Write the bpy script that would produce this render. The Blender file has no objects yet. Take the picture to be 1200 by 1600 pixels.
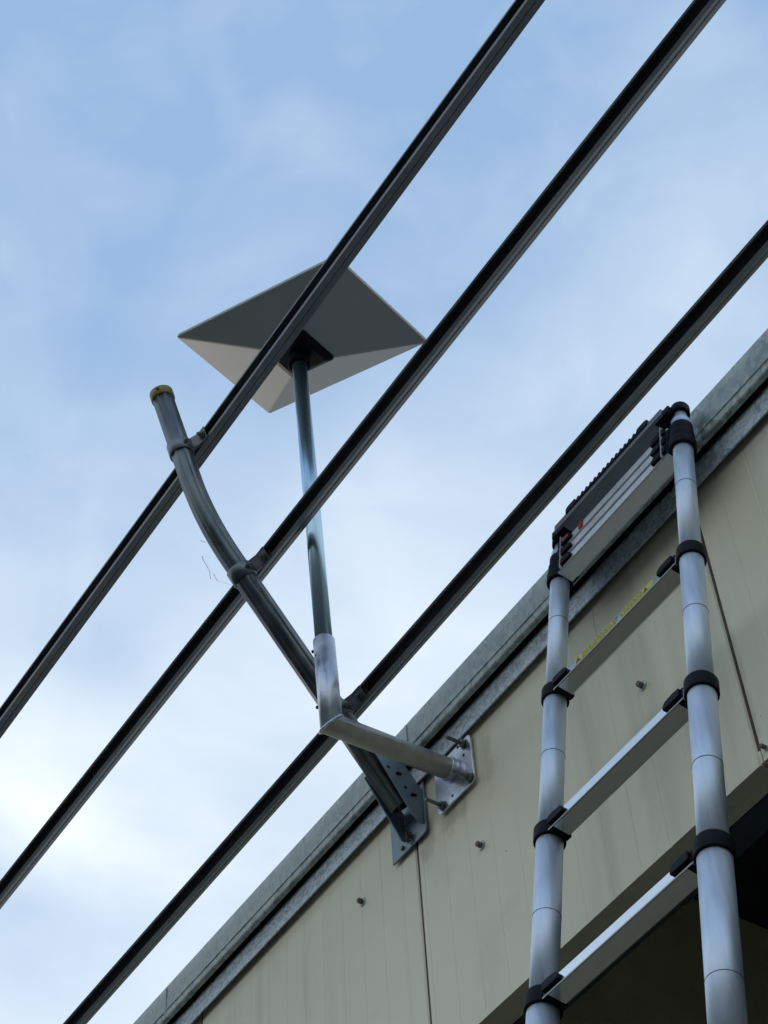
import bpy, bmesh, math, random
from mathutils import Vector, Matrix
random.seed(7)
SC = bpy.context.scene
COL = SC.collection
V = Vector
H = 1.55                      # eye height; heights below are given above the eye

# ------------------------------------------------------------------ camera
cd = bpy.data.cameras.new('camera')
cam = bpy.data.objects.new('camera', cd)
COL.objects.link(cam); SC.camera = cam
c, z_, h_ = V((600, 800)), V((416, -1685)), V((-2594, 4670))   # frame centre, zenith and eaves vanishing points (px)
F = math.sqrt(-(z_ - c).dot(h_ - c))
Z = V((z_.x - c.x, z_.y - c.y, F)).normalized()
X = -V((h_.x - c.x, h_.y - c.y, F)).normalized()
Y = Z.cross(X)
right, down, fwd = V((X.x, Y.x, Z.x)), V((X.y, Y.y, Z.y)), V((X.z, Y.z, Z.z))
m = Matrix((right, -down, -fwd)).transposed().to_4x4()
m.translation = V((0, 0, H))
cam.matrix_world = m
cd.sensor_fit = 'HORIZONTAL'; cd.sensor_width = 36; cd.lens = F / 1200 * 36
cd.clip_start = .05; cd.clip_end = 3000

# ------------------------------------------------------------------ sky, sun, exposure
SUN_EL, SUN_AZ = math.radians(12), math.radians(-79)     # azimuth from +Y (behind the building) towards +X
w = bpy.data.worlds.new('World'); SC.world = w; w.use_nodes = True
nt = w.node_tree; N = nt.nodes; L = nt.links; N.clear()
out = N.new('ShaderNodeOutputWorld'); bg = N.new('ShaderNodeBackground')
L.new(bg.outputs[0], out.inputs[0]); bg.inputs[1].default_value = .1
sky = N.new('ShaderNodeTexSky'); sky.sky_type = 'NISHITA'; sky.sun_disc = False
sky.sun_elevation = SUN_EL; sky.sun_rotation = SUN_AZ
sky.altitude = 100; sky.air_density = 1.0; sky.dust_density = 1.2; sky.ozone_density = 1.6
tc = N.new('ShaderNodeTexCoord')
def nd(t, **k):
    n = N.new(t)
    for a, b in k.items(): setattr(n, a, b)
    return n
def math_(op, a, b=None, clamp=False):
    n = nd('ShaderNodeMath', operation=op, use_clamp=clamp)
    for i, s in enumerate((a, b)):
        if s is None: continue
        if isinstance(s, (int, float)): n.inputs[i].default_value = s
        else: L.new(s, n.inputs[i])
    return n.outputs[0]
def mrange(s, a, b, lo, hi, interp='SMOOTHSTEP'):
    n = nd('ShaderNodeMapRange', interpolation_type=interp)
    L.new(s, n.inputs[0])
    for i, v_ in enumerate((a, b, lo, hi)): n.inputs[i + 1].default_value = v_
    return n.outputs[0]
mp = nd('ShaderNodeMapping'); mp.inputs['Scale'].default_value = (1, 1, 1.6); mp.inputs['Rotation'].default_value = (.2, .1, .5)
L.new(tc.outputs['Generated'], mp.inputs[0])
nz = nd('ShaderNodeTexNoise'); nz.inputs['Scale'].default_value = 3.4; nz.inputs['Detail'].default_value = 7; nz.inputs['Roughness'].default_value = .5; nz.inputs['Distortion'].default_value = .5
L.new(mp.outputs[0], nz.inputs['Vector'])
nb = nd('ShaderNodeTexNoise'); nb.inputs['Scale'].default_value = 13; nb.inputs['Detail'].default_value = 5; nb.inputs['Distortion'].default_value = .6
L.new(mp.outputs[0], nb.inputs['Vector'])
sep = nd('ShaderNodeSeparateXYZ'); L.new(tc.outputs['Generated'], sep.inputs[0])
cloud = mrange(nz.outputs[0], .36, .70, -.10, .15)
fine = mrange(nb.outputs[0], .35, .7, -.045, .06)
grad = mrange(sep.outputs[2], .56, .92, .74, .0, 'LINEAR')
fac = math_('ADD', math_('ADD', grad, cloud), fine)
# named cloud banks in the direction of the frame (soft lobes broken up by the noise)
def dirpx(x, y):
    r = V((x - c.x, y - c.y, F)).normalized()
    return V((X.dot(r), Y.dot(r), Z.dot(r)))
wob = nd('ShaderNodeVectorMath', operation='SCALE'); L.new(nz.outputs[1], wob.inputs[0]); wob.inputs['Scale'].default_value = .16
wadd = nd('ShaderNodeVectorMath', operation='ADD'); L.new(tc.outputs['Generated'], wadd.inputs[0]); L.new(wob.outputs[0], wadd.inputs[1])
for (px, py, rad, amt) in ((1020, 330, .16, .10), (40, 1200, .07, .26), (150, 1225, .06, .24), (300, 1240, .07, .26), (640, 1010, .14, .20), (330, 950, .10, .10), (600, 760, .06, .10),
                           (230, 160, .11, -.14), (60, 1440, .08, -.22), (160, 1010, .04, -.08)):
    dv = dirpx(px, py) + V((.08, .08, .08))
    ds = nd('ShaderNodeVectorMath', operation='DISTANCE'); L.new(wadd.outputs[0], ds.inputs[0]); ds.inputs[1].default_value = dv
    fac = math_('ADD', fac, mrange(ds.outputs['Value'], 0, rad, amt, 0))
fac = math_('MINIMUM', math_('MAXIMUM', fac, .05), 1.0)
thin = nd('ShaderNodeMixRGB'); thin.inputs[0].default_value = .72          # thin high veil over the blue
L.new(sky.outputs[0], thin.inputs[1]); thin.inputs[2].default_value = (3.45, 5.6, 8.9, 1)
mix = nd('ShaderNodeMixRGB'); L.new(fac, mix.inputs[0])
L.new(thin.outputs[0], mix.inputs[1]); mix.inputs[2].default_value = (9.1, 9.9, 10.4, 1)
L.new(mix.outputs[0], bg.inputs[0])

sd = bpy.data.lights.new('sun', 'SUN'); sun = bpy.data.objects.new('sun', sd); COL.objects.link(sun)
sd.energy = .52; sd.angle = math.radians(10); sd.color = (1, .92, .80)
sdir = V((math.sin(SUN_AZ) * math.cos(SUN_EL), math.cos(SUN_AZ) * math.cos(SUN_EL), math.sin(SUN_EL)))
sun.rotation_euler = sdir.to_track_quat('Z', 'Y').to_euler()
vs = SC.view_settings; vs.view_transform = 'Standard'; vs.look = 'None'; vs.exposure = 0.09; vs.gamma = 1; vs.use_curve_mapping = False

# ------------------------------------------------------------------ materials
def mat(name, base, rough=.5, metal=0., var=None, scale=8., mode='noise', bump=0., bscale=60., rvar=0., stretch=None, coords='Object', spec=None, detail=5.):
    mt = bpy.data.materials.new(name); mt.use_nodes = True
    t = mt.node_tree; p = t.nodes['Principled BSDF']
    p.inputs['Base Color'].default_value = (*base, 1); p.inputs['Roughness'].default_value = rough; p.inputs['Metallic'].default_value = metal
    if spec is not None: p.inputs['Specular IOR Level'].default_value = spec
    co = t.nodes.new('ShaderNodeTexCoord').outputs[coords]
    if stretch:
        mm = t.nodes.new('ShaderNodeMapping'); mm.inputs['Scale'].default_value = stretch; t.links.new(co, mm.inputs[0]); co = mm.outputs[0]
    if var:
        n = t.nodes.new('ShaderNodeTexNoise'); n.inputs['Scale'].default_value = scale; n.inputs['Detail'].default_value = detail; n.inputs['Distortion'].default_value = .4
        t.links.new(co, n.inputs['Vector'])
        fac = n.outputs[0]
        if mode == 'spangle':
            vo = t.nodes.new('ShaderNodeTexVoronoi'); vo.inputs['Scale'].default_value = scale * 4
            wv = t.nodes.new('ShaderNodeVectorMath'); wv.operation = 'MULTIPLY_ADD'; wv.inputs[1].default_value = (.02,) * 3
            t.links.new(n.outputs[1], wv.inputs[0]); t.links.new(co, wv.inputs[2]); t.links.new(wv.outputs[0], vo.inputs['Vector'])
            sp = t.nodes.new('ShaderNodeSeparateColor'); t.links.new(vo.outputs['Color'], sp.inputs[0])
            ml = t.nodes.new('ShaderNodeMath'); ml.operation = 'MULTIPLY_ADD'; ml.inputs[1].default_value = .45; t.links.new(sp.outputs[0], ml.inputs[0])
            m2 = t.nodes.new('ShaderNodeMath'); m2.operation = 'MULTIPLY'; m2.inputs[1].default_value = .62; t.links.new(n.outputs[0], m2.inputs[0]); t.links.new(m2.outputs[0], ml.inputs[2])
            fac = ml.outputs[0]
        cr = t.nodes.new('ShaderNodeValToRGB'); cr.color_ramp.elements[0].position = .32; cr.color_ramp.elements[1].position = .68
        cr.color_ramp.elements[0].color = (*base, 1); cr.color_ramp.elements[1].color = (*var, 1)
        t.links.new(fac, cr.inputs[0]); t.links.new(cr.outputs[0], p.inputs['Base Color'])
        if rvar:
            mr = t.nodes.new('ShaderNodeMapRange'); mr.inputs[1].default_value = .3; mr.inputs[2].default_value = .7
            mr.inputs[3].default_value = rough - rvar; mr.inputs[4].default_value = rough + rvar
            t.links.new(fac, mr.inputs[0]); t.links.new(mr.outputs[0], p.inputs['Roughness'])
    if bump:
        b = t.nodes.new('ShaderNodeTexNoise'); b.inputs['Scale'].default_value = bscale; b.inputs['Detail'].default_value = 3; t.links.new(co, b.inputs['Vector'])
        bn = t.nodes.new('ShaderNodeBump'); bn.inputs['Strength'].default_value = bump; bn.inputs['Distance'].default_value = .002
        t.links.new(b.outputs[0], bn.inputs['Height']); t.links.new(bn.outputs[0], p.inputs['Normal'])
    return mt

M_GALV = mat('galvanised_sheet', (.32, .37, .35), .50, .5, (.60, .66, .625), 24, 'spangle', .12, 90, .10, (1, 1, .6), 'Object', None, 8.)
M_GALV2 = mat('galvanised_spangle', (.36, .42, .45), .50, .40, (.66, .72, .76), 40, 'spangle', .15, 120, .12)
M_POST = mat('galvanised_tube', (.085, .105, .12), .42, .8, (.22, .25, .27), 16, 'noise', .25, 70, .1, (1, 1, .3))
M_DARK = mat('dark_galvanised_rail', (.13, .145, .16), .48, .6, (.24, .25, .26), 26, 'noise', .15, 150, .08, (.2, 1, 1))
M_BRKT = mat('galvanised_bracket', (.16, .21, .25), .5, .7, (.24, .30, .34), 9, 'noise', .1, 60, .08)
M_ALUM = mat('anodised_aluminium', (.56, .68, .83), .46, .58, (.73, .81, .93), 85, 'noise', .02, 200, .04, (1, 1, .05))
M_RUNG = mat('brushed_aluminium_rung', (.66, .70, .73), .17, 1., (.74, .77, .80), 40, 'noise', .0, 200, .04, (.06, 1, 1))
M_SATIN = mat('satin_aluminium', (.76, .80, .84), .42, .5, (.84, .87, .90), 40, 'noise', .0, 200, .04)
M_DULL = mat('dull_grey_aluminium', (.26, .275, .28), .5, .55, (.31, .325, .33), 30)
M_SLEEVE = mat('hot_dip_galvanised', (.42, .46, .54), .38, .85, (.66, .69, .76), 16, 'noise', .35, 45, .12)
M_ARM = mat('hot_dip_galvanised_arm', (.25, .25, .235), .40, .6, (.44, .44, .42), 18, 'noise', .4, 40, .12)
M_MAST = mat('zinc_plated_tube', (.38, .58, .76), .28, .95, (.46, .60, .68), 5, 'noise', .04, 30, .05, (1, 1, .18))
M_CHROME = mat('bright_zinc_plate', (.72, .76, .86), .25, 1., (.82, .84, .92), 14, 'noise', .06, 26, .05)
M_STEEL = mat('zinc_steel_rod', (.11, .13, .14), .38, .9, (.20, .22, .23), 60, 'noise', .3, 400, .1)
M_BLACK = mat('black_plastic', (.006, .009, .013), .55, 0, (.011, .015, .020), 30, 'noise', .12, 300, .05, None, 'Object', .1)
M_RUBBER = mat('black_rubber', (.012, .012, .013), .65, 0, (.018, .018, .018), 30, 'noise', .2, 200, .1, None, 'Object', .2)
M_RED = mat('red_plastic', (.45, .02, .03), .4, 0, (.36, .02, .03), 30)
M_YCAP = mat('yellow_cap_plastic', (.34, .27, .03), .5, 0, (.22, .19, .04), 25, 'noise', .1, 80)
M_WHITE = mat('white_plastic_shell', (.46, .46, .45), .42, 0, (.49, .49, .48), 6, 'noise', .03, 200)
M_LABEL = mat('yellow_safety_label', (.62, .58, .10), .55, 0, (.50, .50, .14), 60, 'noise')
M_INK = mat('label_ink', (.06, .035, .02), .6)
M_WEB = mat('dry_debris', (.05, .04, .03), .9)
M_RUST = mat('weathered_screw_paint', (.16, .13, .10), .85, .2, (.24, .20, .16), 80, 'noise', .4, 300)
M_JOINT = mat('joint_sealant_brown', (.10, .06, .045), .8, 0, (.07, .05, .04), 40)
M_INNER = mat('dark_beam_paint_gap_shade', (.055, .085, .095), .6, .2, (.04, .06, .07), 10)  # also colours the sheet that stands for shade in the eaves gap
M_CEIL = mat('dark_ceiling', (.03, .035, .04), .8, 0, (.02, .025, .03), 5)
M_INWALL = mat('interior_wall_beige', (.62, .58, .44), .7, 0, (.54, .50, .38), 6)
M_ROOF = mat('pale_roof_sheet', (.16, .16, .155), .5, 0, (.12, .12, .115), 3)
M_GROUND = mat('worn_asphalt', (.036, .037, .036), .9, 0, (.052, .051, .048), 1.2, 'noise', .4, 30)

def wall_material():
    mt = bpy.data.materials.new('beige_panel_paint'); mt.use_nodes = True
    t = mt.node_tree; p = t.nodes['Principled BSDF']; n = t.nodes; l = t.links
    p.inputs['Roughness'].default_value = .48
    geo = n.new('ShaderNodeNewGeometry'); P = geo.outputs['Position']
    def noise(scale, st, det=4):
        mm = n.new('ShaderNodeMapping'); mm.inputs['Scale'].default_value = st; l.new(P, mm.inputs[0])
        q = n.new('ShaderNodeTexNoise'); q.inputs['Scale'].default_value = scale; q.inputs['Detail'].default_value = det; l.new(mm.outputs[0], q.inputs['Vector'])
        return q.outputs[0]
    def ramp(s, a, b, lo, hi):
        r = n.new('ShaderNodeMapRange'); r.interpolation_type = 'SMOOTHSTEP'; l.new(s, r.inputs[0])
        for i, v_ in enumerate((a, b, lo, hi)): r.inputs[i + 1].default_value = v_
        return r.outputs[0]
    def mixc(f, a, b):
        r = n.new('ShaderNodeMixRGB'); l.new(f, r.inputs[0])
        for i, s in ((1, a), (2, b)):
            if isinstance(s, tuple): r.inputs[i].default_value = (*s, 1)
            else: l.new(s, r.inputs[i])
        return r.outputs[0]
    base = mixc(ramp(noise(2.5, (1, 1, 1)), .3, .7, 0, 1), (.80, .745, .55), (.86, .80, .60))
    streak = ramp(noise(9, (1, 1, .06), 6), .52, .72, 0, .65)            # thin dirt runs down the panel
    c1 = mixc(streak, base, (.60, .57, .44))
    grime = ramp(noise(5, (1, 1, .7), 5), .54, .72, 0, .40)
    c2 = mixc(grime, c1, (.62, .585, .455))
    # soft shadow painted right under the flashing, uneven below, stronger on the ladder side
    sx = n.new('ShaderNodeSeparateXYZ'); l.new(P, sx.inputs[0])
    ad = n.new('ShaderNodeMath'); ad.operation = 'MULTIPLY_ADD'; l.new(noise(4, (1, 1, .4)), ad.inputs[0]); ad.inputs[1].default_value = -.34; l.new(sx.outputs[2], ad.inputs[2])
    wall_shade0 = ramp(ad.outputs[0], H + 2.44, H + 2.60, 0, .40)
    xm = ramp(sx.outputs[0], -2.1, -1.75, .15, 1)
    sm_ = n.new('ShaderNodeMath'); sm_.operation = 'MULTIPLY'; l.new(wall_shade0, sm_.inputs[0]); l.new(xm, sm_.inputs[1]); wall_shade = sm_.outputs[0]
    c3 = mixc(wall_shade, c2, (.30, .265, .20))
    # brown smudges round the two brackets and a tide mark further along
    for (cx, cz, rx, rz, amt) in ((-2.335, 2.600, .05, .035, .55), (-2.43, 2.60, .035, .06, .5), (-2.21, 2.66, .03, .09, .35), (-1.52, 2.30, .012, .25, .30)):
        cb = n.new('ShaderNodeVectorMath'); cb.operation = 'MULTIPLY_ADD'; l.new(P, cb.inputs[0]); cb.inputs[1].default_value = (1 / rx, 0, 1 / rz); cb.inputs[2].default_value = (-cx / rx, 0, -(cz + H) / rz)
        ln = n.new('ShaderNodeVectorMath'); ln.operation = 'LENGTH'; l.new(cb.outputs[0], ln.inputs[0])
        nn_ = n.new('ShaderNodeMath'); nn_.operation = 'MULTIPLY_ADD'; l.new(noise(26, (1, 1, .7)), nn_.inputs[0]); nn_.inputs[1].default_value = 2.2; l.new(ln.outputs['Value'], nn_.inputs[2])
        c3 = mixc(ramp(nn_.outputs[0], 1.2, 2.3, amt, 0), c3, (.30, .24, .15))
    # specks
    vo = n.new('ShaderNodeTexVoronoi'); vo.inputs['Scale'].default_value = 22; l.new(P, vo.inputs['Vector'])
    sp = ramp(vo.outputs['Distance'], .035, .06, .75, 0)
    mk = ramp(noise(6, (1, 1, 1)), .6, .62, 0, 1)
    ml = n.new('ShaderNodeMath'); ml.operation = 'MULTIPLY'; l.new(sp, ml.inputs[0]); l.new(mk, ml.inputs[1])
    c4 = mixc(ml.outputs[0], c3, (.16, .12, .08))
    l.new(c4, p.inputs['Base Color'])
    bp = n.new('ShaderNodeBump'); bp.inputs['Strength'].default_value = .12; bp.inputs['Distance'].default_value = .004; l.new(noise(7, (1, 1, .5)), bp.inputs['Height']); l.new(bp.outputs[0], p.inputs['Normal'])
    return mt
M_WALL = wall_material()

# ------------------------------------------------------------------ mesh helpers
class MB:
    def __init__(s): s.v = []; s.f = []; s.sm = []
    def add(s, vs_, fs, smooth=False):
        o = len(s.v); s.v += [V(p) for p in vs_]; s.f += [tuple(i + o for i in f) for f in fs]
        s.sm += (smooth if isinstance(smooth, list) else [smooth] * len(fs)); return s
    def box(s, c_, size, ax=None):
        a, b, d = ax or (V((1, 0, 0)), V((0, 1, 0)), V((0, 0, 1)))
        vs_ = [V(c_) + a * (i * size[0] / 2) + b * (j * size[1] / 2) + d * (k * size[2] / 2) for i in (-1, 1) for j in (-1, 1) for k in (-1, 1)]
        return s.add(vs_, [(0, 1, 3, 2), (4, 6, 7, 5), (0, 4, 5, 1), (2, 3, 7, 6), (0, 2, 6, 4), (1, 5, 7, 3)])
    def prism(s, poly, o, u, v, n_, depth):
        k = len(poly); o, u, v, n_ = V(o), V(u), V(v), V(n_)
        a = [o + u * p[0] + v * p[1] for p in poly]; b = [p + n_ * depth for p in a]
        return s.add(a + b, [tuple(range(k - 1, -1, -1)), tuple(range(k, 2 * k))] + [(i, (i + 1) % k, (i + 1) % k + k, i + k) for i in range(k)])
    def sweep(s, path, prof, ref=None, caps=True, smooth=True, scale=None):
        """prof: 2-D section (closed); mitred at every path corner."""
        path = [V(p) for p in path]; n = len(path); rings = []
        ref = V(ref) if ref else V((1, 0, 0))
        for i, p in enumerate(path):
            d0 = (path[i] - path[i - 1]).normalized() if i else (path[1] - path[0]).normalized()
            d1 = (path[i + 1] - path[i]).normalized() if i < n - 1 else d0
            b = (d0 + d1).normalized()
            u = (ref - d0 * ref.dot(d0)).normalized(); v_ = d0.cross(u)
            sc = scale[i] if scale else 1
            ring = []
            for (a, bb) in prof:
                q = p + u * a * sc + v_ * bb * sc
                t = (p - q).dot(b) / d0.dot(b)
                ring.append(q + d0 * t)
            rings.append(ring)
        k = len(prof); o = len(s.v)
        vs_ = [q for r in rings for q in r]
        fs = [(i * k + j, i * k + (j + 1) % k, (i + 1) * k + (j + 1) % k, (i + 1) * k + j) for i in range(n - 1) for j in range(k)]
        s.add(vs_, fs, smooth)
        if caps: s.add(rings[0], [tuple(range(k - 1, -1, -1))]); s.add(rings[-1], [tuple(range(k))])
        return s
    def tube(s, path, r, seg=24, **kw):
        return s.sweep(path, [(math.cos(2 * math.pi * i / seg) * r, math.sin(2 * math.pi * i / seg) * r) for i in range(seg)], **kw)
    def ring(s, c_, ax, r0, r1, hgt, seg=32, smooth=True):
        """hollow collar with a rectangular, slightly rounded section"""
        ax = V(ax).normalized(); u = ax.orthogonal().normalized(); v_ = ax.cross(u); c_ = V(c_); e = min(.0015, hgt * .2, (r1 - r0) * .3)
        sec = [(r0, -hgt / 2), (r1 - e, -hgt / 2), (r1, -hgt / 2 + e), (r1, hgt / 2 - e), (r1 - e, hgt / 2), (r0, hgt / 2)]
        k = len(sec); vs_ = []
        for i in range(seg):
            a = 2 * math.pi * i / seg; d = u * math.cos(a) + v_ * math.sin(a)
            vs_ += [c_ + d * r + ax * h for r, h in sec]
        fs = []; sm = []
        for i in range(seg):
            for j in range(k):
                fs.append((i * k + j, ((i + 1) % seg) * k + j, ((i + 1) % seg) * k + (j + 1) % k, i * k + (j + 1) % k)); sm.append(j == 2)
        return s.add(vs_, fs, sm)
    def cyl(s, a, b, r, seg=16, smooth=True): return s.tube([a, b], r, seg, smooth=smooth, ref=(V(b) - V(a)).orthogonal())
    def hexa(s, a, b, r): return s.tube([a, b], r, 6, smooth=False, ref=(V(b) - V(a)).orthogonal())
    def sphere(s, c_, r, ax=(0, 0, 1), sq=1., seg=16, rg=8):
        ax = V(ax).normalized(); u = ax.orthogonal().normalized(); v_ = ax.cross(u); vs_ = []; fs = []
        for i in range(rg + 1):
            t = math.pi * i / rg
            for j in range(seg):
                a = 2 * math.pi * j / seg
                vs_.append(V(c_) + (u * math.cos(a) + v_ * math.sin(a)) * r * math.sin(t) + ax * r * sq * math.cos(t))
        for i in range(rg):
            for j in range(seg): fs.append((i * seg + j, (i + 1) * seg + j, (i + 1) * seg + (j + 1) % seg, i * seg + (j + 1) % seg))
        return s.add(vs_, fs, True)
    def build(s, name, material, parent=None, bevel=0., seg=2, label=None):
        me = bpy.data.meshes.new(name)
        org = V(parent['origin']) if parent else V((0, 0, 0))
        me.from_pydata([v_ + V((0, 0, H)) - org for v_ in s.v], [], s.f)
        me.polygons.foreach_set('use_smooth', s.sm)
        bm = bmesh.new(); bm.from_mesh(me)
        bmesh.ops.remove_doubles(bm, verts=bm.verts, dist=1e-6)
        bmesh.ops.recalc_face_normals(bm, faces=bm.faces); bm.to_mesh(me); bm.free()
        me.materials.append(material); me.update()
        o = bpy.data.objects.new(name, me); COL.objects.link(o)
        if parent:
            o.parent = parent['obj']
        if bevel:
            b = o.modifiers.new('bevel', 'BEVEL'); b.width = bevel; b.segments = seg; b.limit_method = 'ANGLE'; b.angle_limit = math.radians(40)
        if label: o['label'] = label
        return o
def thing(name, label, cat, loc, group=None):
    o = bpy.data.objects.new(name, None); COL.objects.link(o); o.empty_display_size = .1
    loc = V(loc) + V((0, 0, H)); o.location = loc
    o['label'] = label; o['category'] = cat
    if group: o['group'] = group
    return {'obj': o, 'origin': loc}
def sub(o, parent):          # re-parent a built mesh under a part; parts sit at the thing's origin, so the transform is the same
    o.parent = parent; return o
def circle(r, seg=24, sq=1., ph=0): return [(math.cos(2 * math.pi * (i + ph) / seg) * r, math.sin(2 * math.pi * (i + ph) / seg) * r * sq) for i in range(seg)]
def rrect(w_, h_2, r, seg=4):
    out_ = []
    for cx, cy, a0 in ((w_ / 2 - r, h_2 / 2 - r, 0), (-w_ / 2 + r, h_2 / 2 - r, 90), (-w_ / 2 + r, -h_2 / 2 + r, 180), (w_ / 2 - r, -h_2 / 2 + r, 270)):
        for i in range(seg + 1):
            a = math.radians(a0 + 90 * i / seg); out_.append((cx + r * math.cos(a), cy + r * math.sin(a)))
    return out_
EX, EY, EZ = V((1, 0, 0)), V((0, 1, 0)), V((0, 0, 1))

# ------------------------------------------------------------------ ground
g = MB(); g.add([(-900, -900, -H), (900, -900, -H), (900, 900, -H), (-900, 900, -H)], [(0, 1, 2, 3)])
go = g.build('ground', M_GROUND); go['kind'] = 'structure'

# unseen dark hills added to block low sky light, lower behind the building
hb = MB(); na, nr = 96, 7; vs_ = []
for i in range(na):
    a = 2 * math.pi * i / na
    toward = .5 - .5 * math.cos(a - math.radians(125))          # 0 behind the building, 1 behind the viewer and to the right
    hgt = 6 + 24 * (toward) + 4 * math.sin(3.1 * a + 1) + 2.5 * math.sin(7.3 * a)
    for j in range(nr):
        rr = 62 + 26 * j; f_ = min(1, j / 2.0)
        vs_.append((math.cos(a) * rr, math.sin(a) * rr, -H - .3 + max(0, hgt) * (f_ ** .8) * (1 + .12 * math.sin(5 * a + 2 * j))))
hb.add(vs_, [(i * nr + j, ((i + 1) % na) * nr + j, ((i + 1) % na) * nr + j + 1, i * nr + j + 1) for i in range(na) for j in range(nr - 1)], True)
ho = hb.build('sky_blocker_hills', mat('blocker_hills_green', (.035, .05, .025), .95, 0, (.06, .075, .035), .4), None); ho['kind'] = 'structure'

# ------------------------------------------------------------------ building
YW, ZB, ZT = 1.84, 2.094, 2.80
B = thing('workshop_building', 'beige metal panelled building with galvanised eaves beam behind the ladder', 'building', (-2.3, 1.9, -H))
def panel(x0, x1, z0, z1, name='wall_panel', skip=False):
    """one sandwich panel: front skin with fine pressed lines, real thickness"""
    b = MB(); gl = .0025
    xs = [x0 + gl]; x = math.ceil((x0 + .02) / .0765) * .0765
    pts = [(x0 + gl, .004), (x0 + gl + .004, 0)]
    while x < x1 - .02:
        pts += [(x - .0022, 0), (x, .0009), (x + .0022, 0)]; x += .0765
    pts += [(x1 - gl - .004, 0), (x1 - gl, .004)]
    fr = [(px, YW + py) for px, py in pts] + [(x1 - gl, YW + .054), (x0 + gl, YW + .054)]
    k = len(fr)
    vs_ = [(p[0], p[1], z0) for p in fr] + [(p[0], p[1], z1) for p in fr]
    b.add(vs_, [tuple(range(k)), tuple(range(2 * k - 1, k - 1, -1))] + [(i, (i + 1) % k, (i + 1) % k + k, i + k) for i in range(k)])
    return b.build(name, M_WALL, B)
joints = [-6.07, -5.17, -4.27, -3.371, -2.469, -1.525, -.62, .28, 1.18, 2.08, 2.98]
XJ = -2.70
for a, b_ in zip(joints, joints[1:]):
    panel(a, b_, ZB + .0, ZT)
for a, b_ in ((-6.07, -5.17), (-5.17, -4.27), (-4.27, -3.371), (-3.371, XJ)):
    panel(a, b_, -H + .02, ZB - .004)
# brown sealant deep in each vertical joint, stopping short of the lower edge
for x in joints[1:-1]:
    b = MB(); b.box((x, YW + .0055, (ZB + .028 + ZT) / 2), (.0052, .006, ZT - ZB - .028)); b.build('joint_strip', M_JOINT, B); b = MB(); b.box((x, YW + .004, ZB + .0145), (.0049, .006, .025)); b.build('joint_filler', M_WALL, B)
# steel lintel beam behind the panels, box section
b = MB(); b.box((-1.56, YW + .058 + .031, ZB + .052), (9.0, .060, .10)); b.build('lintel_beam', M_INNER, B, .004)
# upper wall behind the eaves beam and roof
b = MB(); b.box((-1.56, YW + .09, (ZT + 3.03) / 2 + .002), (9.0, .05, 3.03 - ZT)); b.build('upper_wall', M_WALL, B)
# interior: side wall with vertical joints, ceiling with a purlin, back and right walls
y = 1.97
k = 0
for y0, y1 in ((1.965, 2.34), (2.34, 3.125), (3.125, 3.91), (3.91, 4.70), (4.70, 5.49), (5.49, 6.4)):
    b = MB(); b.box((XJ - .03, (y0 + y1) / 2, (3.064 - H) / 2), (.06, y1 - y0 - .008, 3.064 + H)); b.build('interior_wall_panel', M_INWALL, B, .002)
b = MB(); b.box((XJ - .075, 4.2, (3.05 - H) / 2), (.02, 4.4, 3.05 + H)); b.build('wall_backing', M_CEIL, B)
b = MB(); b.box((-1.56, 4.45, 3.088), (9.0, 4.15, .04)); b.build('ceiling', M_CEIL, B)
for yy in (2.75, 4.2):
    b = MB(); b.box((.1, yy, 3.02), (5.5, .06, .09)); b.build('purlin', M_INNER, B)
b = MB(); b.box((-1.56, 6.5, (3.1 - H) / 2), (9.0, .08, 3.1 + H)); b.box((2.93, 4.2, (3.1 - H) / 2), (.08, 4.5, 3.1 + H)); b.box((-6.03, 4.2, (3.1 - H) / 2), (.08, 4.5, 3.1 + H))
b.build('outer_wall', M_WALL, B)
b = MB(); zr0, zr1 = 3.045, 4.25
pts = []; x = -6.2
while x < 3.1:
    pts += [(x, 0), (x + .12, 0), (x + .14, .03), (x + .19, .03), (x + .21, 0)]; x += .25
vs_ = []
for (px, pz) in pts: vs_ += [(px, 1.955, zr0 + pz), (px, 6.7, zr1 + pz)]
b.add(vs_, [(2 * i, 2 * i + 2, 2 * i + 3, 2 * i + 1) for i in range(len(pts) - 1)])
ro = b.build('roof', M_ROOF, B); sm = ro.modifiers.new('thick', 'SOLIDIFY'); sm.thickness = .003

# eaves beam: an open channel (fascia, bottom lip, top web) and the flashing strip on the wall
YG = 1.803
def eaves(x0, x1):
    b = MB()
    z0 = 2.8155; rl = .009
    sec = [(YG, z0 + rl), (YG, 2.9085), (YG + .004, 2.9135), (YW + .060, 2.9135), (YW + .060, 2.9160), (YG + .002, 2.9160), (YG - .003, 2.9105)]
    for i in range(9):
        an = math.pi + math.pi / 2 * i / 8; sec.append((YG - .003 + rl + rl * math.cos(an), z0 + rl + rl * math.sin(an)))
    sec += [(YG + .0085, z0), (YG + .0085, z0 + .0022), (YG + .006, z0 + .0022)]
    k = len(sec)
    b.add([(x0, *p) for p in sec] + [(x1, *p) for p in sec], [tuple(range(k)), tuple(range(2 * k - 1, k - 1, -1))] + [(i, (i + 1) % k, (i + 1) % k + k, i + k) for i in range(k)])
    return b.build('eaves_channel', M_GALV, B)
eaves(-6.1, -2.422); eaves(-2.418, 3.0)
b = MB(); b.box((-2.420, YG - .0045, 2.868), (.007, .0016, .080)); b.build('splice_strip', M_GALV2, B, .0005)
b = MB(); b.box((-3.480, YG - .0042, 2.868), (.004, .0016, .080)); b.build('splice_strip', M_GALV2, B, .0005)
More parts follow.
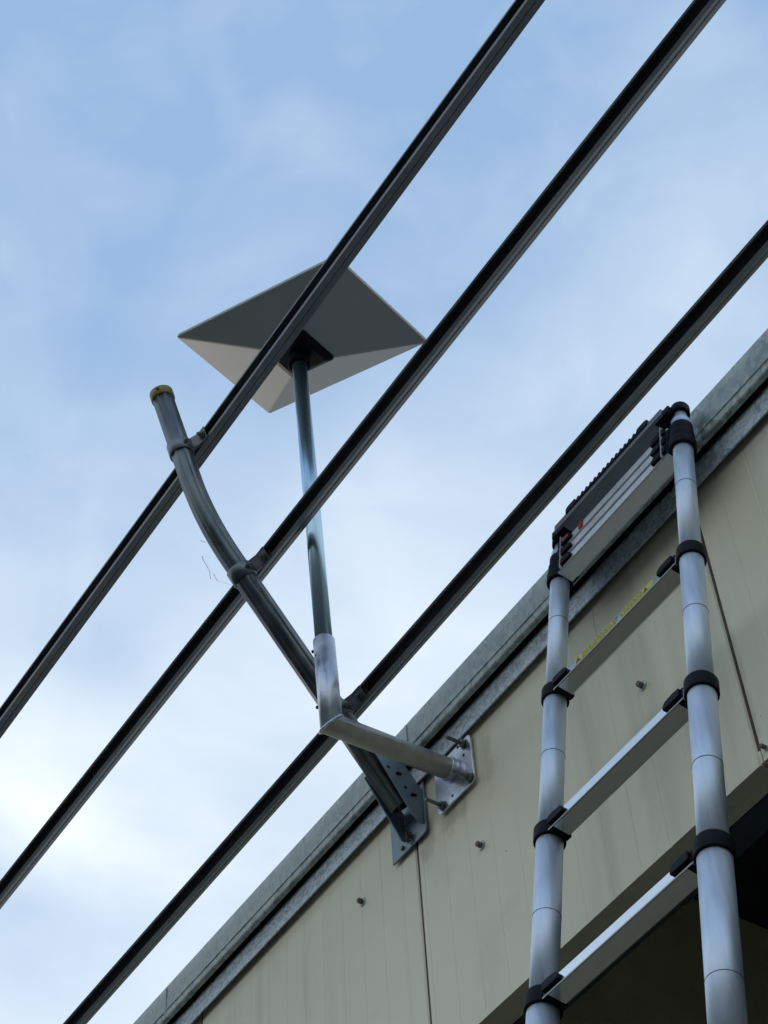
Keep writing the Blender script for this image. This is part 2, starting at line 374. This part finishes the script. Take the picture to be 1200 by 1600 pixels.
b = MB(); b.add([(-6.1, YG - .0032, 2.8400), (3.0, YG - .0032, 2.8400), (3.0, YG - .0050, 2.8385), (-6.1, YG - .0050, 2.8385), (-6.1, YG - .0032, 2.8370), (3.0, YG - .0032, 2.8370)], [(0, 1, 2, 3), (3, 2, 5, 4)])
b.build('pressed_ridge', M_GALV, B)
b = MB(); b.box((-1.56, YW + .004, 2.858), (9.1, .004, .108)); b.build('eaves_gap_shade', M_INNER, B)  # dark sheet behind the eaves gap, its colour stands for the shade there
YS = 1.826
b = MB(); sec = [(YS, 2.7610), (YS, 2.8140), (YW - .001, 2.8150), (YW - .001, 2.8165), (YS - .0015, 2.8155), (YS - .0015, 2.7605), (YS + .0005, 2.7595), (YS + .0020, 2.7605)]
k = len(sec)
b.add([(-6.1, *p) for p in sec] + [(3.0, *p) for p in sec], [tuple(range(k)), tuple(range(2 * k - 1, k - 1, -1))] + [(i, (i + 1) % k, (i + 1) % k + k, i + k) for i in range(k)])
b.build('flashing_strip', M_GALV2, B)
for x in (-3.375, -2.60, -2.335, -1.552, -.78):
    b = MB(); b.box((x, YS - .006, 2.828), (.012, .012, .012)); b.box((x, YS - .004, 2.820), (.007, .006, .016)); b.build('gutter_clip', M_BLACK, B, .001)
# roofing screws
for (x, z) in ((-1.745, 2.463), (-2.255, 2.466), (-2.674, 2.622), (-1.507, 2.114), (-3.2, 2.47), (-.85, 2.463)):
    b = MB(); b.cyl((x, YW - .0025, z), (x, YW + .002, z), .0105 if z > 2.2 else .006, 20)
    wa = b.build('screw_washer', M_GALV, B, .0006)
    b = MB(); b.hexa((x, YW - .013, z), (x, YW - .0027, z), .0062 if z > 2.2 else .0042); sub(b.build('screw_head', M_RUST, B, .0008), wa)

# ------------------------------------------------------------------ guard post with bracket, clamps
XP = -2.455
G = thing('guard_post', 'bent galvanised tube post with yellow end cap bolted to the eaves', 'post', (XP, YW, 2.66))
corner = V((XP, 1.309, 3.338)); d1 = V((0, -.612, .791)).normalized(); d2 = V((0, -.316, .949)).normalized()
foot = V((XP, 1.800, 2.703)); top = V((XP, 1.183, 3.716))
path = [foot]
t = .125
a, e = corner - d1 * t, corner + d2 * t
for i in range(17):
    s = i / 16; path.append(a * (1 - s) ** 2 + corner * 2 * s * (1 - s) + e * s * s)
path.append(top)
def octo(r, n=8, cr=.35, seg=3, ph=.5):
    """rounded octagon, the rolled flats of the tube"""
    pts = []
    for i in range(n):
        a0 = 2 * math.pi * (i + ph) / n
        for j in range(seg):
            t_ = (j / (seg - 1) - .5) * cr * 2 * math.pi / n
            pts.append((r * math.cos(a0 + t_), r * math.sin(a0 + t_)))
    return pts
b = MB(); b.sweep(path, octo(.0272, 8, 0, 2), caps=False)
inner = MB()
post = b.build('post_tube', M_POST, G); es = post.modifiers.new('flats', 'EDGE_SPLIT'); es.split_angle = math.radians(25)
s_ = post.modifiers.new('wall', 'SOLIDIFY'); s_.thickness = .003; s_.offset = -1
b = MB(); b.ring(top + d2 * .002, d2, .020, .0285, .026, 32)
b.sphere(top + d2 * .015, .0268, d2, .12, 24, 6)
cap = b.build('end_cap', M_YCAP, G)
nrm = d2.cross(EX)                      # towards the viewer side
b = MB(); q = top + d2 * .004 + (EX * .6 - nrm * .0).normalized() * .0
for dv in (V((.62, -.70, -.35)),):
    dv = (dv - d2 * dv.dot(d2)).normalized(); b.cyl(q + dv * .027, q + dv * .0298, .0035, 10)
sub(b.build('cap_hole', M_BLACK, G), cap)
n1, n2 = V((0, .791, .612)), V((0, .949, .316))
RAILS = [((1.2831, 3.563), d2, n2), ((1.444, 3.2391), d1, n1), ((1.6846, 2.9281), d1, n1)]
def bolt(mb, p, ax, r=.005, l=.006): mb.hexa(p, V(p) + V(ax) * l, r)
for (yz, dd, nn) in RAILS:
    rc = V((XP, *yz)); pc = rc - nn * .0465
    b = MB(); b.ring(pc, dd, .0262, .0298, .034, 40)
    band = b.build('clamp_band', M_POST, G)
    # ear leaving the band on the right, bent back to the rail face
    b = MB()
    for k_, off in ((0, .000), (1, .0065)):
        o0 = pc + nn * (-.004 + .018) + dd * -.016
        poly = [(.018, 0 - .004), (.030, 0), (.044, .008), (.056, .012), (.062, .012), (.062, .016), (.054, .016), (.041, .012), (.028, .004), (.018, .002)]
        b.prism([(x_, y_ + off) for x_, y_ in poly], o0, EX, nn, dd, .032)
    b.build('clamp_ear', M_DARK, G, .0008)
    b = MB(); b.box(rc - nn * .0205 + EX * .056, (.030, .003, .034), (EX, nn, dd)); b.build('rail_plate', M_DARK, G, .0008)
    b = MB(); p0 = rc - nn * .022 + EX * .060
    b.hexa(p0 - nn * .008, p0, .0085); b.cyl(p0 - nn * .015, p0 - nn * .008, .004, 12)
    b.ring(p0 - nn * .0015, nn, .004, .0115, .003, 20)
    b.build('clamp_bolt', M_DARK, G, .0008)
    b = MB(); p0 = pc + EX * .034 - nn * .0005
    b.hexa(p0 - nn * .006, p0, .0065); b.cyl(p0 - nn * .010, p0 - nn * .005, .003, 10); b.build('clamp_bolt', M_DARK, G, .0006)
# wall plate with its lower corner cut
b = MB(); b.prism([(-2.543, 2.622), (-2.424, 2.622), (-2.416, 2.632), (-2.416, 2.7695), (-2.543, 2.7695)], (0, 1.834, 0), EX, EZ, V((0, -1, 0)), .004)
b.build('wall_plate', M_BRKT, G, .0008)
cheek = [(1.8295, 2.655), (1.829, 2.757), (1.792, 2.778), (1.727, 2.80), (1.660, 2.873), (1.640, 2.858)]
def cheek_at(x, poly, holes=()):
    b = MB(); b.prism(poly, (x, 0, 0), EY, EZ, EX, .0035)
    return b.build('cheek_plate', M_BRKT, G, .0006)
ck = cheek_at(-2.426, [(1.829, 2.645), (1.829, 2.742), (1.800, 2.781), (1.745, 2.830), (1.700, 2.862), (1.682, 2.842), (1.736, 2.764), (1.796, 2.671), (1.812, 2.650)])
cl = cheek_at(-2.492, [(1.829, 2.645), (1.829, 2.72), (1.76, 2.80), (1.742, 2.795), (1.733, 2.782), (1.805, 2.668), (1.818, 2.645)])
for (y, z, e_) in ((1.749, 2.766, 0), (1.770, 2.756, 1), (1.789, 2.727, 0), (1.805, 2.712, 1)):
    b = MB(); b.cyl((-2.4234, y, z), (-2.4222, y, z), .0042, 12)
    if e_: b.box((-2.421, y + .004, z + .002), (.004, .012, .004))
    sub(b.build('bolt_hole', M_BLACK, G), ck)
for (x, z) in ((-2.502, 2.638), (-2.430, 2.742)):
    b = MB(); b.hexa((x, 1.824, z), (x, 1.830, z), .0055); b.build('plate_bolt', M_DARK, G, .0006)

# ------------------------------------------------------------------ three rails (strut channel, slot towards the post)
def rail(yz, nn, dd, label, x0=-7.5, x1=2.6):
    T = thing('metal_rail', label, 'rail', (XP, *yz), 'dark rails running above the eaves')
    hw, w2 = .0175, .0175
    # section in (n, d) axes; slot on the -n side; d points up along the post
    s = [(-hw, -w2), (hw, -w2), (hw, w2), (-hw, w2), (-hw, w2 - .005), (-hw + .005, w2 - .005), (-hw + .005, w2 - .003), (hw - .003, w2 - .003),
         (hw - .003, -w2 + .003), (-hw + .007, -w2 + .003), (-hw + .007, -w2 + .0085), (-hw, -w2 + .0085)]
    # shallow pressed line on the lower side
    s = s[:1] + [(-hw * .12 - .003, -w2), (-hw * .12 - .0015, -w2 + .0015), (-hw * .12 + .0015, -w2 + .0015), (-hw * .12 + .003, -w2)] + s[1:]
    b = MB(); o = V((x0, *yz)); k = len(s)
    A = [o + nn * p + dd * q for p, q in s]; Bv = [p + EX * (x1 - x0) for p in A]
    b.add(A + Bv, [tuple(range(k)), tuple(range(2 * k - 1, k - 1, -1))] + [(i, (i + 1) % k, (i + 1) % k + k, i + k) for i in range(k)])
    b.build('rail_profile', M_DARK, T, .0006, 1)
    # T-bolt head inside the slot at the clamp
    b = MB(); p0 = V((XP + .060, *yz)); b.box(p0 - nn * .006, (.022, .005, .020), (EX, nn, dd)); b.build('slot_nut', M_DARK, T, .0008)
    return T
labs = ['dark slotted metal rail clamped nearest the yellow cap, highest of three',
        'dark slotted metal rail in the middle, clamped where the post straightens',
        'dark slotted metal rail nearest the eaves, passing behind the bare elbow mount']
for (yz, dd, nn), lb in zip(RAILS, labs): rail(yz, nn, dd, lb)

# ------------------------------------------------------------------ antenna mount: plate, arm, elbow, sleeve, mast
XM = -2.31
A = thing('antenna_mount', 'galvanised elbow wall mount with shiny square plate and tall bluish mast', 'antenna mount', (XM, YW, 2.70))
b = MB(); b.prism([(p[0] - 2.307, p[1] + 2.690) for p in rrect(.130, .130, .013)], (0, 1.8335, 0), EX, EZ, V((0, -1, 0)), .0045)
plate = b.build('wall_plate', M_CHROME, A, .0008)
for (x, z) in ((-2.262, 2.737), (-2.251, 2.634), (-2.350, 2.636), (-2.352, 2.742)):
    b = MB(); n_t = 14
    pr = []; pth = []
    for i in range(2 * n_t + 1): pth.append((x, 1.826 - .042 * i / (2 * n_t), z)); pr.append(1 if i % 2 else .86)
    b.sweep(pth, circle(.0043, 10), scale=pr, ref=(1, 0, 0)); b.build('threaded_rod', M_STEEL, A)
    b = MB(); b.hexa((x, 1.818, z), (x, 1.8265, z), .0088); b.ring((x, 1.828, z), EY, .004, .0115, .0018, 20); b.build('nut', M_STEEL, A, .0006)
for (x, z) in ((-2.268, 2.712), (-2.318, 2.640), (-2.285, 2.748)):
    b = MB(); b.cyl((x, 1.8288, z), (x, 1.8282, z), .0032, 12); sub(b.build('spare_hole', M_BLACK, A), plate)
el = V((XM, 1.534, 2.690)); wallend = V((XM, 1.815, 2.702)); mtop = V((XM, 1.4770, 3.925))
sl_d = (mtop - el).normalized(); sleeve_end = el + sl_d * .235
ad = (wallend - el).normalized()
bis = (ad - sl_d).normalized()            # normal of the mitre plane
def mitre_tube(a_, dirn, r, length, k=28, rr=None):
    u = EX; v_ = dirn.cross(u).normalized(); vs_ = []
    for i in range(k):
        an = 2 * math.pi * i / k; off = u * math.cos(an) * r + v_ * math.sin(an) * r
        t_ = -off.dot(bis) / dirn.dot(bis); vs_.append(a_ + off + dirn * t_)
    for i in range(k):
        an = 2 * math.pi * i / k; vs_.append(a_ + u * math.cos(an) * r + v_ * math.sin(an) * r + dirn * length)
    return vs_, [(i, (i + 1) % k, (i + 1) % k + k, i + k) for i in range(k)]
b = MB(); b.add(*mitre_tube(el, ad, .0232, (wallend - el).length), True); arm = b.build('arm', M_ARM, A)
b = MB(); b.add(*mitre_tube(el, sl_d, .0232, .235), True)
so = b.build('sleeve', M_SLEEVE, A); md = so.modifiers.new('wall', 'SOLIDIFY'); md.thickness = .0028; md.offset = -1
# weld bead along the mitre
b = MB(); k = 40; vp = []
v_ = ad.cross(EX).normalized()
for i in range(k + 1):
    an = 2 * math.pi * i / k; off = EX * math.cos(an) * .0234 + v_ * math.sin(an) * .0234
    t_ = -off.dot(bis) / ad.dot(bis); vp.append(el + off * 1.0 + ad * t_ + V([random.uniform(-.0006, .0006) for _ in range(3)]))
for i in range(k): b.sphere((vp[i] + vp[i + 1]) / 2, .0036, (1, 0, 0), 1., 8, 5)
sub(b.build('weld_bead', M_SLEEVE, A), arm)
# saddle at the wall end: flared socket welded to the plate
b = MB(); b.ring((XM, 1.821, 2.7025), EY, .0225, .0262, .016, 36)
b.build('socket', M_SLEEVE, A)
b = MB(); b.cyl(sleeve_end - sl_d * .05, mtop, .0186, 32); b.build('mast', M_MAST, A)
for zt, off in ((.018, V((-.75, -.5, 0))), (.178, V((-.75, -.55, 0)))):
    p0 = sleeve_end - sl_d * zt; off = (off - sl_d * off.dot(sl_d)).normalized()
    b = MB(); b.cyl(p0 + off * .022, p0 + off * .029, .0035, 10); b.build('grub_screw', M_BLACK, A, .0005)
b = MB(); p0 = sleeve_end - sl_d * .05; off = V((-.05, -1, 0)); off = (off - sl_d * off.dot(sl_d)).normalized(); b.cyl(p0 + off * .0225, p0 + off * .0237, .0022, 10); b.build('pin_hole', M_BLACK, A)

# ------------------------------------------------------------------ satellite antenna (flat panel, pyramid shaped back)
D = thing('satellite_antenna', 'pale rectangular panel antenna with pyramid back on top of the mast', 'antenna', mtop)
dn = V((.285, .001, .9586)).normalized(); du = V((-.91, -.3125, .27)); du = (du - dn * du.dot(dn)).normalized(); dv_ = dn.cross(du)
dc = V((-2.298, 1.476, 3.985)); DW, DH = .530, .354
k = 20
outer = rrect(DW, DH, .006); 
def at(p, hgt, s=1., t=1.): return dc + du * p[0] * s + dv_ * p[1] * t + dn * hgt
b = MB(); k = len(outer)
inn = rrect(DW * .27, DH * .35, .008)
levels = [[at(p, .0085, .998, .998) for p in outer], [at(p, .007) for p in outer], [at(p, 0) for p in outer], [at(p, -.0012, .994, .992) for p in outer], [at(p, -.046) for p in inn]]
vs_ = [q for l_ in levels for q in l_]; fs = [tuple(range(k))]
for i in range(4): fs += [(i * k + j, i * k + (j + 1) % k, (i + 1) * k + (j + 1) % k, (i + 1) * k + j) for j in range(k)]
fs.append(tuple(range(5 * k - 1, 4 * k - 1, -1)))
b.add(vs_, fs); b.build('panel_shell', M_WHITE, D)
b = MB(); inn2 = rrect(DW * .262, DH * .34, .007); inn3 = rrect(DW * .20, DH * .27, .010); k = len(inn2)
lv = [[at(p, -.045) for p in inn2], [at(p, -.053) for p in inn2], [at(p, -.060) for p in inn3]]
b.add([q for l_ in lv for q in l_], [tuple(range(k))] + [(i * k + j, i * k + (j + 1) % k, (i + 1) * k + (j + 1) % k, (i + 1) * k + j) for i in range(2) for j in range(k)] + [tuple(range(3 * k - 1, 2 * k - 1, -1))])
b.build('socket_cover', M_BLACK, D, .0008)
b = MB(); b.ring(mtop - sl_d * .010, sl_d, .0186, .0262, .045, 36); b.ring(mtop - sl_d * .034, sl_d, .0186, .0280, .008, 36); b.build('mast_collar', M_BLACK, D)
b = MB(); p1 = mtop - sl_d * .005 + V((.020, -.005, 0)); b.tube([p1, p1 + V((.02, 0, .008)), at((-DW * .10, -DH * .02), -.060), at((-DW * .12, DH * .06), -.056)], .0035, 10); b.build('cable', M_BLACK, D)

# ------------------------------------------------------------------ telescopic ladder
LE = math.radians(9.586)
ld = V((0, math.sin(LE), math.cos(LE))); lf = V((0, math.cos(LE), -math.sin(LE)))   # up the ladder, into the ladder (towards the wall)
LS = 1.028; LO = V((-1.5801, 1.6434, 2.3541)) * LS; SP = .345 * LS
T_FOOT = -(LO.z + H) / ld.z
Lt = thing('telescopic_ladder', 'silver telescopic ladder with black collars leaning on the eaves', 'ladder', LO + ld * T_FOOT)
def hwid(t): return LS * (.1880 - .0095 * min(t, .45))
def lp(side, t, fwd_=0.): return LO + ld * t + EX * side * hwid(t) + lf * fwd_
top_t = .478
stops = [.335, 0.]; n_low = 11
for i in range(1, n_low): stops.append(-SP * i)
radii = [.0188, .0208, .0228, .0252] + [.0268 + .0012 * i for i in range(12)]
for s in (-1, 1):
    b = MB(); b.cyl(lp(s, .38), lp(s, .475), .0125, 24); b.build('tube_section', M_ALUM, Lt)
    for i in range(len(stops)):
        t1 = stops[i]; t0 = stops[i + 1] if i + 1 < len(stops) else T_FOOT + .03
        b = MB(); b.cyl(lp(s, t0 - .005), lp(s, t1 + (.0 if i else .10)), radii[i], 36)
        tb = b.build('tube_section', M_ALUM, Lt)
        if i < 4:      # fine joint line round the tube
            tm = t0 + (t1 - t0) * (.42, .55, .50, .33)[i] if i else .215
            b = MB(); b.ring(lp(s, tm), (lp(s, t1) - lp(s, t0)), radii[i] - .001, radii[i] + .0005, .0016, 40); sub(b.build('joint_ring', M_STEEL, Lt), tb)
    # collars
    for i, t_ in enumerate(stops):
        r = radii[i] if i == 0 else radii[i]
        if i == 0: continue
        b = MB(); rr_ = radii[i] + .0046
        b.ring(lp(s, t_ + .001), ld, radii[i - 1] - .001, rr_, .030, 40)
        b.ring(lp(s, t_ + .0170), ld, radii[i - 1] - .001, rr_ - .002, .004, 40)
        # socket that takes the rung
        b.box(lp(s, t_) - EX * s * (rr_ + .001), (.012, .038, .029), (EX, lf, ld))
        b.build('collar', M_BLACK, Lt, .0012)
    # collapsed stack of collars
    for j in range(3):
        b = MB(); tt = .350 + .027 * j; rr_ = radii[1] + .005 - .002 * j
        b.ring(lp(s, tt), ld, .0115, rr_, .0262, 40); b.box(lp(s, tt) - EX * s * (rr_ + .001), (.016, .040, .0255), (EX, lf, ld))
        b.build('collar', M_BLACK, Lt, .0012)
    # head cap
    b = MB(); b.cyl(lp(s, .462), lp(s, .486), .0185, 28)
    b.sphere(lp(s, .485), .0183, ld, .35, 24, 8)
    b.box(lp(s, .470, -.010) - EX * s * .024, (.040, .034, .022), (EX, lf, ld))
    b.box(lp(s, .486, -.020) - EX * s * .056, (.034, .016, .012), (EX, lf, ld))
    b.build('head_cap', M_BLACK, Lt, .002)
    b = MB(); b.cyl(lp(s, T_FOOT), lp(s, T_FOOT + .05), .045, 28); b.build('rubber_foot', M_RUBBER, Lt, .003)
def rung_poly(hh=.0135, dep=.018):
    return [(-dep, -hh), (dep - .004, -hh), (dep, -hh + .004), (dep, hh - .003), (dep - .003, hh), (-dep + .002, hh), (-dep, hh - .002)]
def rung(t_, i, hh=.0135, fw=0., latch=True, m_=None):
    r = radii[max(i, 1)] + .005
    wl = 2 * (hwid(t_) - r) + .012
    b = MB(); o = LO + ld * t_ - EX * wl / 2 + lf * fw
    b.prism(rung_poly(hh), o, lf, ld, EX, wl); ro_ = b.build('rung', m_ or M_RUNG, Lt, .0009)
    # thin nosing along the lower front edge
    b = MB(); b.prism([(-.0195, -hh - .0004), (-.0182, -hh - .0004), (-.0182, -hh + .003), (-.0195, -hh + .003)], o, lf, ld, EX, wl); sub(b.build('nosing', M_WHITE, Lt, .0004), ro_)
    if latch:
        for s in (-1, 1):
            b = MB(); cx = LO.x + s * (wl / 2 - .024)
            poly = [(-.020, -.0075), (.020, -.0075), (.020, .0095), (.004, .0110), (-.014, .0085), (-.020, .002)]
            if s > 0: poly = [(-x_, y_) for x_, y_ in poly][::-1]
            poly = [(-x_, y_) for x_, y_ in poly]
            b.prism([(cx - LO.x + x_, y_) for x_, y_ in poly], LO + ld * (t_ + .002) + lf * (fw - .018), EX, ld, -lf, .007)
            sub(b.build('latch', M_BLACK, Lt, .0015), ro_)
    return ro_, wl
for i, t_ in enumerate(stops):
    if i == 0: continue
    ro_, wl = rung(t_, i)
    if i == 1:     # yellow safety label on the front of the uppermost single rung
        xl, xr = LO.x - .118, LO.x + .118
        lab = MB(); lab.box(LO + EX * (-.052) + ld * .0015 - lf * .0184, (.116, .0006, .0185), (EX, lf, ld))
        lab.box(LO + EX * (.068) + ld * .0015 - lf * .0184, (.092, .0006, .0185), (EX, lf, ld))
        sub(lab.build('safety_label', M_LABEL, Lt), ro_)
        ink = MB()
        for cx in (-.100, .092):
            ink.prism([(cx - .006, -.005), (cx + .006, -.005), (cx, .006)], LO + ld * .0015 - lf * .0188, EX, ld, -lf, .0004)
        for row in (-.005, 0., .005):
            x_ = -.088
            while x_ < .084:
                l_ = random.uniform(.003, .008)
                if not (.008 < x_ < .020): ink.prism([(x_, row - .0006), (x_ + l_, row - .0006), (x_ + l_, row + .0006), (x_, row + .0006)], LO + ld * .0015 - lf * .0188, EX, ld, -lf, .0003)
                x_ += l_ + random.uniform(.0015, .004)
        sub(ink.build('label_print', M_INK, Lt), ro_)
for j in range(3): rung(.350 + .032 * j, 1, .0142, 0., True, M_SATIN)
for s in (-1, 1):       # thin bright bracket edge at each end of the folded rungs
    b = MB(); b.box(lp(s, .386, -.0215) - EX * s * .0325, (.0022, .008, .104), (EX, lf, ld)); b.build('end_bracket', M_WHITE, Lt, .0004)
ro_, wl = rung(.472, 1, .012, -.014, False, M_DULL)
# ribbed rubber pad on the head rung
b = MB(); n_r = 14; L0, L1 = -.130, .130
prof = [(L0, .0), (L0, .016), (L0 + .008, .020), (L0 + .030, .020), (L0 + .034, .010)]
span = (L1 - .034) - (L0 + .034)
for i in range(n_r):
    x_ = L0 + .034 + span * i / n_r; p_ = span / n_r
    prof += [(x_ + p_ * .12, .010), (x_ + p_ * .28, .0165), (x_ + p_ * .62, .0165), (x_ + p_ * .85, .010)]
prof += [(L1 - .034, .010), (L1 - .030, .020), (L1 - .008, .020), (L1, .016), (L1, 0)]
b.prism(prof, LO + ld * .478 - lf * .034, EX, ld, lf, .034)
b.build('ribbed_pad', M_RUBBER, Lt, .0008, 1)
b = MB(); b.box(LO + EX * -.142 + ld * .418 - lf * .022, (.020, .008, .012), (EX, lf, ld)); b.build('red_button', M_RED, Lt, .0015)
b = MB(); b.box(LO + EX * -.098 + ld * .416 - lf * .0195, (.012, .003, .020), (EX, lf, ld)); b.build('red_button', M_RED, Lt, .001)

# ------------------------------------------------------------------ bits of debris caught in cobweb
def strands(name, label, pts_sets, r):
    b = MB()
    for pts in pts_sets: b.tube(pts, r, 5)
    o = b.build(name, M_WEB); o['label'] = label; o['category'] = 'debris'; return o
def wig(a_, b_, n=6, am=.003):
    a_, b_ = V(a_), V(b_)
    return [a_ + (b_ - a_) * i / n + V([random.uniform(-am, am) for _ in range(3)]) * (0 < i < n) for i in range(n + 1)]
strands('cobweb_debris', 'dark wisps of dry debris hanging in air left of the bent post', [wig((XP, 1.306, 3.212), (XP, 1.322, 3.180), 5, .002), wig((XP, 1.322, 3.180), (XP, 1.329, 3.150), 5, .002), wig((XP, 1.335, 3.170), (XP, 1.347, 3.155), 4, .001), wig((XP, 1.300, 3.262), (XP, 1.312, 3.262), 4, .001)], .0005)
wb = MB()
for p_, q_ in (((XP, 1.306, 3.212), (XP, 1.375, 3.235)), ((XP, 1.329, 3.150), (XP, 1.42, 3.165)), ((XP, 1.312, 3.262), (XP, 1.355, 3.270)), ((XP, 1.335, 3.170), (XP, 1.306, 3.212)), ((XP, 1.347, 3.155), (XP, 1.42, 3.165))):
    wb.tube([p_, q_], .00012, 4)
wo = wb.build('web_thread', M_WEB); wo.parent = bpy.data.objects['cobweb_debris']
strands('cobweb_tuft', 'brown dry tuft clinging to the lower edge of the bracket plate', [wig((-2.467 + random.uniform(-.012, .012), 1.826, 2.640 + random.uniform(-.012, .012)), (-2.467 + random.uniform(-.008, .008), 1.822, 2.640 + random.uniform(-.012, .012)), 5, .003) for _ in range(16)] + [wig((-2.475, 1.826, 2.655), (-2.482, 1.820, 2.684), 7, .003), wig((-2.470, 1.828, 2.630), (-2.466, 1.828, 2.600), 6, .002)], .0009)
